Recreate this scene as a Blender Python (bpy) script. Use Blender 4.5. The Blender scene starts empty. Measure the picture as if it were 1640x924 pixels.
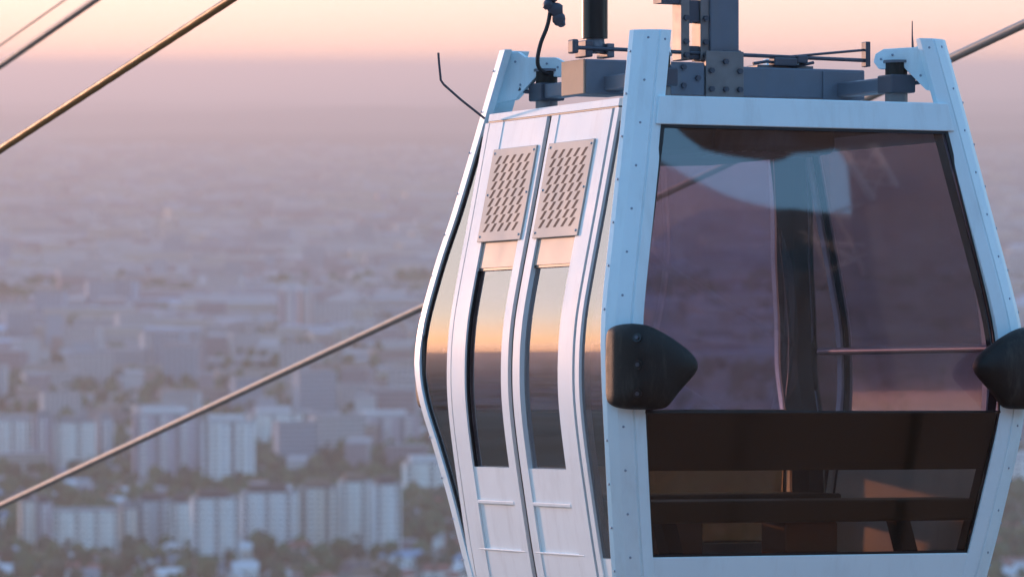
import bpy, bmesh, math, random
import numpy as np
from mathutils import Matrix, Vector
from mathutils.bvhtree import BVHTree

scene = bpy.context.scene
C = scene.collection
R = math.radians

# ------------------------------------------------------------------ camera
F_PX, W_PX, H_PX, HORIZON = 8000.0, 1640.0, 924.0, 112.0      # focal length and horizon row, in photograph pixels
CAM_H = 280.0                                                # metres above the plain
PITCH = math.atan((H_PX / 2 - HORIZON) / F_PX)
cam_d = bpy.data.cameras.new('camera')
cam = bpy.data.objects.new('camera', cam_d)
C.objects.link(cam)
cam.location = (0, 0, CAM_H)
cam.rotation_euler = (math.pi / 2 - PITCH, 0, 0)
cam_d.sensor_width = 36.0
cam_d.lens = F_PX * 36.0 / W_PX
cam_d.clip_start = 0.5
cam_d.clip_end = 200000.0
cam_d.dof.use_dof = True
cam_d.dof.focus_distance = 18.75
cam_d.dof.aperture_fstop = 5.8
scene.camera = cam

# ------------------------------------------------------------------ sky, sun, exposure
SUN_AZ, SUN_EL = -39.0, 2.6                                  # degrees left of the view, degrees up
world = bpy.data.worlds.new('World')
scene.world = world
world.use_nodes = True
wn = world.node_tree
bg = wn.nodes['Background']
sky = wn.nodes.new('ShaderNodeTexSky')
sky.sky_type = 'NISHITA'
sky.sun_disc = False
sky.sun_elevation = R(SUN_EL)
sky.sun_rotation = R(SUN_AZ)
sky.altitude = 900.0
sky.air_density = 1.0
sky.dust_density = 1.0
sky.ozone_density = 3.3
gam = wn.nodes.new('ShaderNodeGamma')
gam.inputs[1].default_value = 0.56                           # thin high cloud evens the dusk sky out
tint = wn.nodes.new('ShaderNodeMix')
tint.data_type = 'RGBA'
tint.blend_type = 'MULTIPLY'
tint.inputs[0].default_value = 1.0
tint.inputs[7].default_value = (1.0, 1.0, 1.15, 1.0)        # rose tint of the evening air
wn.links.new(sky.outputs[0], gam.inputs[0])
hs = wn.nodes.new('ShaderNodeHueSaturation'); hs.inputs['Saturation'].default_value = 1.1
wn.links.new(gam.outputs[0], hs.inputs['Color'])
wn.links.new(hs.outputs[0], tint.inputs[6])
wn.links.new(tint.outputs[2], bg.inputs[0])
wtc = wn.nodes.new('ShaderNodeTexCoord'); wsep = wn.nodes.new('ShaderNodeSeparateXYZ')
wn.links.new(wtc.outputs['Generated'], wsep.inputs[0])
ramp = wn.nodes.new('ShaderNodeValToRGB')                    # rose belt low down all round, clearer air above
ramp.color_ramp.elements[0].position = 0.0; ramp.color_ramp.elements[0].color = (.79, .62, 1.06, 1)
ramp.color_ramp.elements[1].position = 0.22; ramp.color_ramp.elements[1].color = (.93, .94, 1.0, 1)
el_ = ramp.color_ramp.elements.new(.012); el_.color = (.79, .62, 1.0, 1)
el_ = ramp.color_ramp.elements.new(.032); el_.color = (.95, .70, .74, 1)
el_ = ramp.color_ramp.elements.new(.09); el_.color = (.95, .83, .86, 1)
wn.links.new(wsep.outputs['Z'], ramp.inputs[0]); wn.links.new(ramp.outputs[0], tint.inputs[7])
bg.inputs[1].default_value = 0.12
sun_d = bpy.data.lights.new('sun', 'SUN')
sun_d.energy = 0.22
sun_d.color = (1.0, 0.52, 0.34)
sun_d.angle = R(1.5)
sun = bpy.data.objects.new('sun', sun_d)
C.objects.link(sun)
sd = Vector((math.sin(R(SUN_AZ)) * math.cos(R(SUN_EL)), math.cos(R(SUN_AZ)) * math.cos(R(SUN_EL)), math.sin(R(SUN_EL))))
sun.rotation_euler = sd.to_track_quat('Z', 'Y').to_euler()
scene.view_settings.view_transform = 'Standard'
scene.view_settings.look = 'None'
scene.view_settings.exposure = 3.36
scene.view_settings.gamma = 1.0
scene.cycles.max_bounces = 10
scene.cycles.transparent_max_bounces = 24
scene.cycles.volume_bounces = 0
scene.cycles.use_denoising = True
scene.cycles.sample_clamp_indirect = 6.0

rng = random.Random(11)

# ------------------------------------------------------------------ helpers
def tag(o, label=None, cat=None, group=None, kind=None):
    if label: o['label'] = label
    if cat: o['category'] = cat
    if group: o['group'] = group
    if kind: o['kind'] = kind
    return o

def link(name, me, mat=None, parent=None):
    o = bpy.data.objects.new(name, me)
    if mat is not None and len(me.materials) == 0:
        me.materials.append(mat)
    C.objects.link(o)
    if parent is not None: o.parent = parent
    return o

def empty(name, loc=(0, 0, 0)):
    o = bpy.data.objects.new(name, None)
    o.empty_display_size = 0.3
    o.location = loc
    C.objects.link(o)
    return o

def mesh_from(name, vs, fs, smooth=None):
    me = bpy.data.meshes.new(name)
    me.from_pydata([tuple(v) for v in vs], [], fs)
    bm = bmesh.new(); bm.from_mesh(me)
    bmesh.ops.recalc_face_normals(bm, faces=bm.faces)
    bm.to_mesh(me); bm.free()
    if smooth is not None:
        me.polygons.foreach_set('use_smooth', [True] * len(me.polygons))
        me.set_sharp_from_angle(angle=R(smooth))
    me.update()
    return me

class MB:
    """collects pieces of ONE part"""
    def __init__(self): self.v, self.f = [], []
    def add(self, vs, fs):
        n = len(self.v)
        self.v += [tuple(v) for v in vs]
        self.f += [tuple(i + n for i in f) for f in fs]
        return self
    def box(self, x0, x1, y0, y1, z0, z1, m=None):
        vs = [Vector((x, y, z)) for z in (z0, z1) for y in (y0, y1) for x in (x0, x1)]
        if m is not None: vs = [m @ v for v in vs]
        return self.add(vs, [(0, 2, 3, 1), (4, 5, 7, 6), (0, 1, 5, 4), (2, 6, 7, 3), (0, 4, 6, 2), (1, 3, 7, 5)])
    def rings(self, rings):
        n = len(rings[0]); vs = [p for r in rings for p in r]; fs = []
        for k in range(len(rings) - 1):
            for i in range(n):
                j = (i + 1) % n
                fs.append((k * n + i, k * n + j, (k + 1) * n + j, (k + 1) * n + i))
        fs.append(tuple(range(n))[::-1]); fs.append(tuple(range((len(rings) - 1) * n, len(rings) * n)))
        return self.add(vs, fs)
    def tube(self, pts, r, n=10):
        pts = [Vector(p) for p in pts]; rings = []
        rr = r if isinstance(r, (list, tuple)) else [r] * len(pts)
        up = None
        for i, p in enumerate(pts):
            d = (pts[min(i + 1, len(pts) - 1)] - pts[max(i - 1, 0)]).normalized()
            if up is None: up = Vector((0, 0, 1)) if abs(d.z) < .9 else Vector((1, 0, 0))
            a = d.cross(up).normalized(); b = a.cross(d).normalized(); up = b
            rings.append([p + (a * math.cos(t) + b * math.sin(t)) * rr[i] for t in [2 * math.pi * k / n for k in range(n)]])
        return self.rings(rings)
    def prism(self, outline, a, b, fn):
        """outline of 2-d points between two offsets; fn(u, v, offset) gives the point"""
        return self.rings([[fn(u, v, a) for u, v in outline], [fn(u, v, b) for u, v in outline]])
    def build(self, name, mat, parent=None, smooth=None, bevel=0):
        o = link(name, mesh_from(name, self.v, self.f, smooth), mat, parent)
        if bevel:
            b = o.modifiers.new('bevel', 'BEVEL'); b.width = bevel; b.segments = 2; b.limit_method = 'ANGLE'; b.angle_limit = R(40)
            b.harden_normals = False
        return o

# ------------------------------------------------------------------ materials
def mat_new(name):
    m = bpy.data.materials.new(name); m.use_nodes = True
    return m, m.node_tree, m.node_tree.nodes['Principled BSDF']

def paint(name, col, rough=0.4, metal=0.0, var=0.1, scale=6.0, bump=0.0, coat=0.0, grime=0.0, spec=0.5):
    m, nt, b = mat_new(name)
    tc = nt.nodes.new('ShaderNodeTexCoord')
    n = nt.nodes.new('ShaderNodeTexNoise'); n.inputs['Scale'].default_value = scale; n.inputs['Detail'].default_value = 6
    nt.links.new(tc.outputs['Object'], n.inputs['Vector'])
    r = nt.nodes.new('ShaderNodeMix'); r.data_type = 'RGBA'
    r.inputs[6].default_value = (*[c * (1 - var) for c in col], 1); r.inputs[7].default_value = (*[min(1, c * (1 + var)) for c in col], 1)
    nt.links.new(n.outputs[0], r.inputs[0])
    out = r.outputs[2]
    if grime:
        n2 = nt.nodes.new('ShaderNodeTexNoise'); n2.inputs['Scale'].default_value = 2.2; n2.inputs['Detail'].default_value = 9; n2.inputs['Roughness'].default_value = .7
        mp = nt.nodes.new('ShaderNodeMapping'); mp.inputs['Scale'].default_value = (6, 6, 1)
        nt.links.new(tc.outputs['Object'], mp.inputs[0]); nt.links.new(mp.outputs[0], n2.inputs['Vector'])
        cr = nt.nodes.new('ShaderNodeMapRange'); cr.inputs[1].default_value = .5; cr.inputs[2].default_value = .8; cr.inputs[3].default_value = 0; cr.inputs[4].default_value = grime
        nt.links.new(n2.outputs[0], cr.inputs[0])
        g = nt.nodes.new('ShaderNodeMix'); g.data_type = 'RGBA'; g.inputs[7].default_value = (.22, .19, .16, 1)
        nt.links.new(cr.outputs[0], g.inputs[0]); nt.links.new(out, g.inputs[6]); out = g.outputs[2]
    nt.links.new(out, b.inputs['Base Color'])
    rr = nt.nodes.new('ShaderNodeMapRange'); rr.inputs[3].default_value = max(.02, rough - .07); rr.inputs[4].default_value = rough + .1
    nt.links.new(n.outputs[0], rr.inputs[0]); nt.links.new(rr.outputs[0], b.inputs['Roughness'])
    b.inputs['Metallic'].default_value = metal
    b.inputs['Specular IOR Level'].default_value = spec
    b.inputs['Coat Weight'].default_value = coat
    b.inputs['Coat Roughness'].default_value = .12
    if bump:
        bp = nt.nodes.new('ShaderNodeBump'); bp.inputs['Strength'].default_value = bump; bp.inputs['Distance'].default_value = .004
        n3 = nt.nodes.new('ShaderNodeTexNoise'); n3.inputs['Scale'].default_value = scale * 6
        nt.links.new(tc.outputs['Object'], n3.inputs['Vector'])
        nt.links.new(n3.outputs[0], bp.inputs['Height']); nt.links.new(bp.outputs[0], b.inputs['Normal'])
    return m

def tinted_glass(name, tr, ior, bump=0.0, rough=.012, dust=.05):
    m, nt, b = mat_new(name); nt.nodes.remove(b)
    out = nt.nodes['Material Output']
    t = nt.nodes.new('ShaderNodeBsdfTransparent'); t.inputs[0].default_value = (*tr, 1)
    g = nt.nodes.new('ShaderNodeBsdfGlossy'); g.inputs['Roughness'].default_value = rough; g.inputs[0].default_value = (.95, .95, .95, 1)
    f = nt.nodes.new('ShaderNodeFresnel'); f.inputs[0].default_value = ior
    # the back face must reflect as the front does: feed the fresnel node the facing normal
    geo = nt.nodes.new('ShaderNodeNewGeometry')
    mx = nt.nodes.new('ShaderNodeMixShader')
    bf = nt.nodes.new('ShaderNodeMath'); bf.operation = 'SUBTRACT'; bf.inputs[0].default_value = 1.0
    nt.links.new(geo.outputs['Backfacing'], bf.inputs[1])
    ml = nt.nodes.new('ShaderNodeMath'); ml.operation = 'MULTIPLY'
    nt.links.new(f.outputs[0], ml.inputs[0]); nt.links.new(bf.outputs[0], ml.inputs[1])
    nt.links.new(ml.outputs[0], mx.inputs[0]); nt.links.new(t.outputs[0], mx.inputs[1]); nt.links.new(g.outputs[0], mx.inputs[2])
    # thin uneven film of dust and wiped smears
    tc = nt.nodes.new('ShaderNodeTexCoord')
    mpd = nt.nodes.new('ShaderNodeMapping'); mpd.inputs['Scale'].default_value = (3, 3, 1.2); mpd.inputs['Rotation'].default_value = (.5, .4, .3)
    nd = nt.nodes.new('ShaderNodeTexNoise'); nd.inputs['Scale'].default_value = 2.0; nd.inputs['Detail'].default_value = 8; nd.inputs['Roughness'].default_value = .65; nd.inputs['Distortion'].default_value = 1.2
    nt.links.new(tc.outputs['Object'], mpd.inputs[0]); nt.links.new(mpd.outputs[0], nd.inputs['Vector'])
    rd_ = nt.nodes.new('ShaderNodeMapRange'); rd_.inputs[1].default_value = .45; rd_.inputs[2].default_value = .75; rd_.inputs[3].default_value = dust * .15; rd_.inputs[4].default_value = dust
    nt.links.new(nd.outputs[0], rd_.inputs[0])
    df = nt.nodes.new('ShaderNodeBsdfDiffuse'); df.inputs[0].default_value = (.45, .42, .42, 1)
    m2 = nt.nodes.new('ShaderNodeMixShader'); nt.links.new(rd_.outputs[0], m2.inputs[0]); nt.links.new(mx.outputs[0], m2.inputs[1]); nt.links.new(df.outputs[0], m2.inputs[2])
    nt.links.new(m2.outputs[0], out.inputs[0])
    if bump:
        n = nt.nodes.new('ShaderNodeTexNoise'); n.inputs['Scale'].default_value = 1.3; n.inputs['Detail'].default_value = 1
        nt.links.new(tc.outputs['Object'], n.inputs['Vector'])
        bp = nt.nodes.new('ShaderNodeBump'); bp.inputs['Strength'].default_value = 1.0; bp.inputs['Distance'].default_value = bump
        nt.links.new(n.outputs[0], bp.inputs['Height']); nt.links.new(bp.outputs[0], g.inputs['Normal'])
    return m

M = {}
M['white'] = paint('white_paint', (.85, .90, .89), .5, var=.05, coat=.0, grime=.22, spec=.3)
M['frame'] = paint('frame_paint', (.70, .87, .92), .42, var=.05, coat=.1, grime=.2)
M['vent'] = paint('vent_metal', (.48, .44, .39), .55, metal=.0, var=.06, grime=.2)
M['beige'] = paint('beige_panel', (.29, .26, .23), .45, var=.04, coat=.05)
M['slot'] = paint('slot_dark', (.05, .028, .024), .7)
M['rubber'] = paint('black_rubber', (.020, .015, .012), .55, var=.35, scale=30, bump=.35, spec=.3, grime=.28)
M['seal'] = paint('seal_rubber', (.02, .016, .016), .35, spec=.4)
M['steel'] = paint('grey_steel', (.15, .165, .20), .45, metal=.3, var=.15, scale=12, grime=.4)
M['darksteel'] = paint('dark_steel', (.09, .09, .11), .5, metal=.4, var=.3, scale=14)
M['galv'] = paint('galvanised_steel', (.21, .185, .18), .45, metal=.3, var=.2, scale=25)
M['rivet'] = paint('rivet_steel', (.26, .34, .42), .45, metal=.4)
M['sunlit_end'] = paint('sunlit_end_steel', (.42, .25, .16), .6, var=.2, scale=14, grime=.3)  # low sun's orange put into the colour of the beam end
M['blackpaint'] = paint('black_enamel', (.012, .011, .011), .28, var=.2)
M['inner'] = paint('inner_trim', (.03, .022, .018), .6, var=.2)
M['ceiling'] = paint('ceiling_trim', (.04, .033, .028), .5, var=.2)
M['slotlight'] = paint('ceiling_grille', (.3, .27, .25), .4, metal=.3)
M['wood'] = paint('bench_wood', (.055, .038, .014), .5, var=.35, scale=4)
M['post_in'] = paint('bench_pillar', (.26, .13, .07), .45, metal=.1)
M['rail'] = paint('steel_handrail', (.46, .40, .38), .4, metal=.2)
M['rail_pale'] = paint('pale_galvanising', (.6, .58, .57), .5, metal=.1)
M['glass'] = tinted_glass('tinted_front_glass', (.735, .70, .77), 2.1, bump=.0006)
M['lowglass'] = tinted_glass('brown_lower_glass', (.66, .58, .50), 1.5, bump=.0006, dust=.012)
M['sideglass'] = tinted_glass('tinted_side_glass', (.60, .53, .52), 2.6, bump=.0004, rough=.035, dust=.04)
M['rope'] = paint('rope_steel', (.25, .235, .215), .5, metal=.05, var=.25, scale=30)
M['rope_warm'] = paint('greased_rope', (.27, .15, .045), .45, metal=.25, var=.3, scale=30)

# ------------------------------------------------------------------ cabin frame: where it hangs and how it leans
K_PX = 420.0
DIST = F_PX / K_PX
cp, sp = math.cos(PITCH), math.sin(PITCH)
def cam_dir(px, py):
    x, f, u = (px - W_PX / 2) / F_PX, 1.0, -(py - H_PX / 2) / F_PX
    return Vector((x, f * cp + u * sp, u * cp - f * sp))
CAM = Vector((0, 0, CAM_H))
ROT = Matrix.Rotation(-0.0653, 3, 'X') @ Matrix.Rotation(0.4225, 3, 'Z')
ORIG = CAM + cam_dir(1152.2, 590.9) * DIST
Z0 = -1.03                                                   # underside of the cabin
CABIN = Matrix.Translation(ORIG) @ ROT.to_4x4()
CABIN_INV = CABIN.inverted()
def local_px(px, py, axis, val):
    """where the ray of a photo pixel meets a plane of the cabin (local axis = val)"""
    o = CABIN_INV @ CAM; d = CABIN_INV.to_3x3() @ cam_dir(px, py)
    return o + d * ((val - o[axis]) / d[axis])

root = empty('gondola_cabin')
root.matrix_world = CABIN @ Matrix.Translation((0, 0, Z0))
tag(root, 'white and pale blue gondola cabin with tinted windows and black corner bumpers', 'gondola')
OFF = Matrix.Translation((0, 0, -Z0))
def part(mb, name, mat, parent=None, smooth=None, bevel=0):
    mb.v = [(v[0], v[1], v[2] - Z0) for v in mb.v]
    return mb.build(name, mat, root if parent is None else parent, smooth, bevel)

def curve(pts):
    zs = [p[0] for p in pts][::-1]; hs = [p[1] for p in pts][::-1]
    # monotone-ish smooth interpolation (cubic hermite)
    m = []
    for i in range(len(zs)):
        a, b = max(i - 1, 0), min(i + 1, len(zs) - 1)
        m.append((hs[b] - hs[a]) / (zs[b] - zs[a]))
    def f(z):
        z = min(max(z, zs[0]), zs[-1])
        i = min(max(int(np.searchsorted(zs, z)) - 1, 0), len(zs) - 2)
        h = zs[i + 1] - zs[i]; t = (z - zs[i]) / h
        return ((2 * t ** 3 - 3 * t * t + 1) * hs[i] + (t ** 3 - 2 * t * t + t) * h * m[i] + (-2 * t ** 3 + 3 * t * t) * hs[i + 1] + (t ** 3 - t * t) * h * m[i + 1])
    return f
EX = curve([(1.26, .650), (.97, .708), (.6, .781), (.35, .832), (.2, .860), (.1, .871), (.04, .874), (-.03, .875), (-.1, .873), (-.2, .864), (-.3, .851), (-.42, .833), (-.69, .789), (-1.03, .723)])
EY = curve([(1.26, .650), (.97, .708), (.6, .776), (.3, .830), (.12, .860), (0, .876), (-.12, .880), (-.25, .866), (-.37, .843), (-.69, .775), (-1.03, .70)])
DYR = curve([(1.26, .0), (.97, .02), (.6, .06), (.45, .09), (.25, .11), (.1, .115), (0, .105), (-.14, .055), (-.28, .0), (-.47, -.035), (-.66, -.045), (-1.03, -.045)])
def EYS(z, sy): return EY(z) + (DYR(z) if sy > 0 else 0.0)     # the valley end bellies out a little more
def zsteps(z0, z1, n=None):
    n = n or max(2, int(abs(z1 - z0) / .05) + 1)
    return [z0 + (z1 - z0) * i / (n - 1) for i in range(n)]

# corner posts -----------------------------------------------------
POST = [(.138, .010), (.091, .0), (.089, .006), (.084, .006), (.082, .001), (.034, .026), (.006, .054), (.0, .080), (.03, .080), (.06, .05), (.138, .045)]
POST_R = [(a, b if b < .07 else .118) for a, b in POST]
rivet_me = None
def rivet_mesh():
    bm = bmesh.new(); bmesh.ops.create_uvsphere(bm, u_segments=8, v_segments=5, radius=.005)
    for v in bm.verts: v.co.z *= .6
    me = bpy.data.meshes.new('rivet'); bm.to_mesh(me); bm.free()
    me.materials.append(M['rivet']); return me
rivet_me = rivet_mesh()
bolt_me = None
def bolt_mesh(r=.011, h=.012):
    mb = MB(); mb.rings([[(r * math.cos(t), r * math.sin(t), z) for t in [k * math.pi / 3 for k in range(6)]] for z in (-h, h)])
    me = mesh_from('bolt', mb.v, mb.f); me.materials.append(M['darksteel']); return me
bolt_me = bolt_mesh()
def put(me, name, p, nrm, parent):
    o = bpy.data.objects.new(name, me); C.objects.link(o); o.parent = parent
    o.location = (p[0], p[1], p[2] - Z0)
    o.rotation_euler = Vector(nrm).to_track_quat('Z', 'Y').to_euler()
    return o

TOPZ = 1.235
posts = {}
for sx in (-1, 1):
    for sy in (-1, 1):
        mb = MB(); rg = []
        for z in zsteps(Z0 + .01, TOPZ, 44):
            rg.append([(sx * (EX(z) - a), sy * (EYS(z, sy) - b), z) for a, b in (POST if sy < 0 else POST_R)])
        mb.rings(rg)
        po = part(mb, 'corner_post', M['frame'], smooth=14, bevel=.002)
        posts[sx, sy] = po
        for k in range(15):
            z = 1.205 - k * .1575
            if -.20 < z < .22: continue
            put(rivet_me, 'rivet', (sx * (EX(z) - .050), sy * (EYS(z, sy) - .0175), z), (sx * .46, sy * .89, 0), po)
            put(rivet_me, 'rivet', (sx * (EX(z - .05) - .0015), sy * (EYS(z - .05, sy) - .060), z - .05), (sx, 0, 0), po)
        put(rivet_me, 'rivet', (sx * (EX(1.2) - .112), sy * (EY(1.2) - .0045), 1.2), (0, sy, 0), po)
        TRIM = [(.032, .081), (.062, .053), (.137, .047), (.150, .085), (.10, .135), (.034, .135)]
        part(MB().rings([[(sx * (EX(z) - a), sy * (EYS(z, sy) - b), z) for a, b in TRIM] for z in zsteps(-.93, .90, 36)]), 'post_trim', M['inner'], po, smooth=20)
        # bracket reaching diagonally inward from the head of the post
        out = [(-.035, 1.228), (.04, 1.228), (.07, 1.207), (.195, 1.203), (.228, 1.185), (.235, 1.155), (.215, 1.128), (.185, 1.128), (.165, 1.15),
               (.135, 1.152), (.11, 1.125), (.03, 1.045), (-.01, 1.03), (-.03, 1.0), (-.035, 1.0)]
        cxp, cyp = sx * (EX(1.2) - .058), sy * (EY(1.2) - .058)
        u = Vector((-sx, -sy, 0)).normalized(); w = Vector((-u.y, u.x, 0))
        def fn(a, z, o): 
            sh = (EX(z) - EX(1.2)) if a < .02 else 0
            return (cxp + u.x * a + w.x * o + sx * sh * .8, cyp + u.y * a + w.y * o + sy * sh * .8, z)
        mb = MB(); mb.prism(out, -.02, .02, fn)
        part(mb, 'post_bracket', M['frame'], po, bevel=.003)
        for a, z in ((.205, 1.165), (.03, 1.19), (.05, 1.10), (0.16, 1.18)):
            for s in (-1, 1):
                p = fn(a + 1e-6 if a >= .02 else .021, z, .022 * s); put(rivet_me, 'rivet', p, w * s, po)

# side walls -------------------------------------------------------
def side_strip(s, y0, y1, z0, z1, off, th, n=None):
    f0 = y0 if callable(y0) else (lambda z: y0)
    f1 = y1 if callable(y1) else (lambda z: y1)
    mb = MB(); rg = []
    for z in zsteps(z0, z1, n):
        x = EX(z) - off
        rg.append([(s * x, f0(z), z), (s * x, f1(z), z), (s * (x - th), f1(z), z), (s * (x - th), f0(z), z)])
    return mb.rings(rg)

def join(*mbs):
    a = MB()
    for m in mbs: a.add(m.v, m.f)
    return a

post_in = lambda z, t: EYS(z, t) - (.082 if t < 0 else .120)
for s in (-1, 1):
    part(join(side_strip(s, -.585, .585, .957, .985, .006, .05, 2)), 'side_top_rail', M['white'])
    part(side_strip(s, -.585, .585, .950, .956, .008, .03, 2), 'roof_seal', M['seal'])
    for t in (-1, 1):
        yo = lambda z, t=t: t * max(post_in(z, t), .606)
        part(side_strip(s, t * .603, yo, .90, -.69, .014, .006, 34), 'side_window', M['sideglass'], smooth=30)
        fr = part(side_strip(s, t * .566, t * .602, .95, Z0 + .02, .003, .045, 40), 'door_frame', M['white'], smooth=30)
        part(side_strip(s, t * .5522, t * .5655, .95, Z0 + .02, .016, .02, 40), 'frame_seal', M['seal'], fr, smooth=30)
        part(side_strip(s, t * .603, yo, -.692, Z0 + .02, .010, .03, 8), 'side_panel', M['white'], smooth=30)
        # rubber edging where the window meets the post
        part(side_strip(s, lambda z, t=t: t * max(post_in(z, t) - .012, .604), lambda z, t=t: t * max(post_in(z, t) + .001, .607), .90, -.69, .009, .006, 34), 'window_gasket', M['seal'], smooth=30)

def door_leaf(s, t):
    """one sliding leaf: frame and panels, pane, vent plate, ledges"""
    yi, yo = t * .021, t * .551
    wi, wo = t * .085, t * .425
    mb = join(side_strip(s, yi, wi, .948, Z0 + .02, .0, .04, 42), side_strip(s, wo, yo, .948, Z0 + .02, .0, .04, 42),
              side_strip(s, wi, wo, .948, .835, .003, .035, 4), side_strip(s, wi, wo, .49, .835, .012, .02, 7),
              side_strip(s, wi, wo, -.372, -.497, .0055, .035, 4), side_strip(s, wi, wo, -.497, -.683, .009, .03, 5),
              side_strip(s, wi, wo, -.683, Z0 + .02, .004, .035, 8))
    d = part(mb, 'sliding_door', M['white'], smooth=20)
    part(side_strip(s, wi, wo, .385, .489, .008, .02, 4), 'upper_panel', M['beige'], d, smooth=20)
    part(side_strip(s, wi, wo, .374, -.3715, .020, .006, 22), 'door_window', M['sideglass'], d, smooth=30)
    part(side_strip(s, wi, wo, .384, .375, .012, .02, 2), 'window_seal', M['seal'], d)
    part(side_strip(s, wo - t * .008, wo, .374, -.3715, .0075, .012, 22), 'window_seal', M['seal'], d, smooth=30)
    part(side_strip(s, wi + t * .002, wo - t * .002, -.4975, -.512, -.0015, .010, 2), 'ledge', M['white'], d, bevel=.003)
    part(side_strip(s, wi - t * .04, wo + t * .05, -.6835, -.690, -.0015, .010, 2), 'ledge', M['white'], d, bevel=.002)
    # perforated vent plate
    a, b = t * .055, t * .455
    part(side_strip(s, a, b, .485, .842, -.007, .014, 8), 'vent_plate', M['vent'], d, smooth=30, bevel=.002)
    lo = min(a, b) + .055
    mb = MB()
    for i in range(9):
        for j in range(5):
            y = lo + j * .0665 + .012; z = .538 + i * .0325
            h, g, wd = .0155, .016, .0115
            q = []
            for dz, dy in ((-h, 1), (h, -1)):
                for k in (-1, 1):
                    zz = z + dz; x = EX(zz) + .0075
                    q += [(s * x, y + dy * g * (1 if s < 0 else 1) + k * wd, zz), (s * (x - .006), y + dy * g + k * wd, zz)]
            mb.add(q, [(0, 2, 6, 4), (1, 5, 7, 3), (0, 4, 5, 1), (2, 3, 7, 6), (0, 1, 3, 2), (4, 6, 7, 5)])
    tag(part(mb, 'vent_slots', M['slot'], d), kind='stuff')
    for yy in (a + t * .02, b - t * .02):
        for zz in (.505, .665, .825):
            put(rivet_me, 'rivet', (s * (EX(zz) + .008), yy, zz), (s, 0, 0), d)
for t in (1, -1):
    door_leaf(-1, t)
part(side_strip(-1, -.0205, .0205, .948, Z0 + .02, .014, .02, 42), 'door_seal', M['seal'], smooth=30)
# far side: fixed wide pane over a panel
part(side_strip(1, -.551, .551, .86, -.37, .016, .006, 30), 'side_window', M['sideglass'], smooth=30)
part(join(side_strip(1, -.551, .551, .948, .861, .004, .03, 4), side_strip(1, -.551, .551, -.371, Z0 + .02, .004, .03, 12)), 'side_panel', M['white'], smooth=30)

# end walls --------------------------------------------------------
GX = lambda z: EX(z) - .135
yu = lambda z: .7236 + (.884 - z) * (.8716 - .7236) / (.884 + .16)
yl = lambda z: .8716 + (-.16 - z) * (.7604 - .8716) / (.685 - .16)
def end_strip(sy, x0, x1, z0, z1, fy, off, th, n=2):
    mb = MB(); rg = []
    for z in zsteps(z0, z1, n):
        y = fy(z) - off; a = x0(z) if callable(x0) else x0; b = x1(z) if callable(x1) else x1
        rg.append([(a, sy * y, z), (b, sy * y, z), (b, sy * (y - th), z), (a, sy * (y - th), z)])
    return mb.rings(rg)
nG, pG = (lambda z: -GX(z)), (lambda z: GX(z))
nGo, pGo = (lambda z: -GX(z) - .03), (lambda z: GX(z) + .03)
for sy in (-1, 1):
    tr = part(end_strip(sy, nGo, pGo, .8845, .990, yu, -.004, .05, 3), 'end_top_rail', M['frame'], bevel=.004)
    br = part(end_strip(sy, nGo, pGo, -.6855, Z0 + .015, yl, -.004, .05, 4), 'end_bottom_rail', M['frame'], bevel=.004)
    part(end_strip(sy, nGo, pGo, .900, -.158, yu, .012, .006, 12), 'upper_window', M['glass'])
    part(end_strip(sy, nGo, pGo, -.162, -.70, yl, .012, .006, 8), 'lower_window', M['lowglass'])
    for g0, g1 in ((lambda z: -GX(z) - .005, lambda z: -GX(z) + .010), (lambda z: GX(z) - .010, lambda z: GX(z) + .005)):
        part(end_strip(sy, g0, g1, .884, -.157, yu, .004, .007, 8), 'window_gasket', M['seal'])
        part(end_strip(sy, g0, g1, -.163, -.685, yl, .004, .007, 5), 'window_gasket', M['seal'])
    part(end_strip(sy, nG, pG, .8835, .874, yu, .004, .007), 'window_gasket', M['seal'])
    part(end_strip(sy, nG, pG, -.676, -.6847, yl, .004, .007), 'window_gasket', M['seal'])
    part(end_strip(sy, nG, pG, -.1565, -.1635, yu, .004, .007), 'window_gasket', M['seal'])

# roof, ceiling, floor --------------------------------------------
def dome(z0, rise, hx, hy, th, n=9):
    top, bot, fs = [], [], []
    for j in range(n):
        for i in range(n):
            u, v = -1 + 2 * i / (n - 1), -1 + 2 * j / (n - 1)
            z = z0 + rise * (1 - u * u) * (1 - v * v)
            top.append((u * hx, v * hy, z)); bot.append((u * hx, v * hy, z - th))
    N = n * n
    for j in range(n - 1):
        for i in range(n - 1):
            a = j * n + i; q = (a, a + 1, a + n + 1, a + n)
            fs.append(q); fs.append(tuple(k + N for k in q[::-1]))
    edge = [i for i in range(n)] + [j * n + n - 1 for j in range(1, n)] + [(n - 1) * n + i for i in range(n - 2, -1, -1)] + [j * n for j in range(n - 2, 0, -1)]
    for a, b in zip(edge, edge[1:] + edge[:1]): fs.append((a, b, b + N, a + N))
    return MB().add(top + bot, fs)
part(dome(.978, .03, .655, .655, .03), 'roof', M['white'], smooth=30)
ce = part(dome(.925, .012, .62, .64, .02), 'ceiling', M['ceiling'], smooth=30)
def ell(u, v, o): return (u, v, o)
mb = MB(); mb.prism([(-.33 + .0, -.62), (-.10, -.66), (.16, -.64), (.22, -.50), (.22, .5), (.1, .62), (-.25, .62), (-.33, .5)], .80, .905, ell)
part(mb, 'ceiling_box', M['ceiling'], ce, bevel=.02)
mb = MB()
for i in range(10):
    for j in range(5):
        x, y = -.26 + i * .045 + j * .01, -.60 + j * .07
        mb.box(x - .006, x + .006, y - .026, y + .026, .794, .799)
tag(part(mb, 'ceiling_slots', M['slotlight'], ce), kind='stuff')
part(MB().box(-.68, .68, -.66, .66, -.985, -.945), 'floor', M['inner'])
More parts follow.
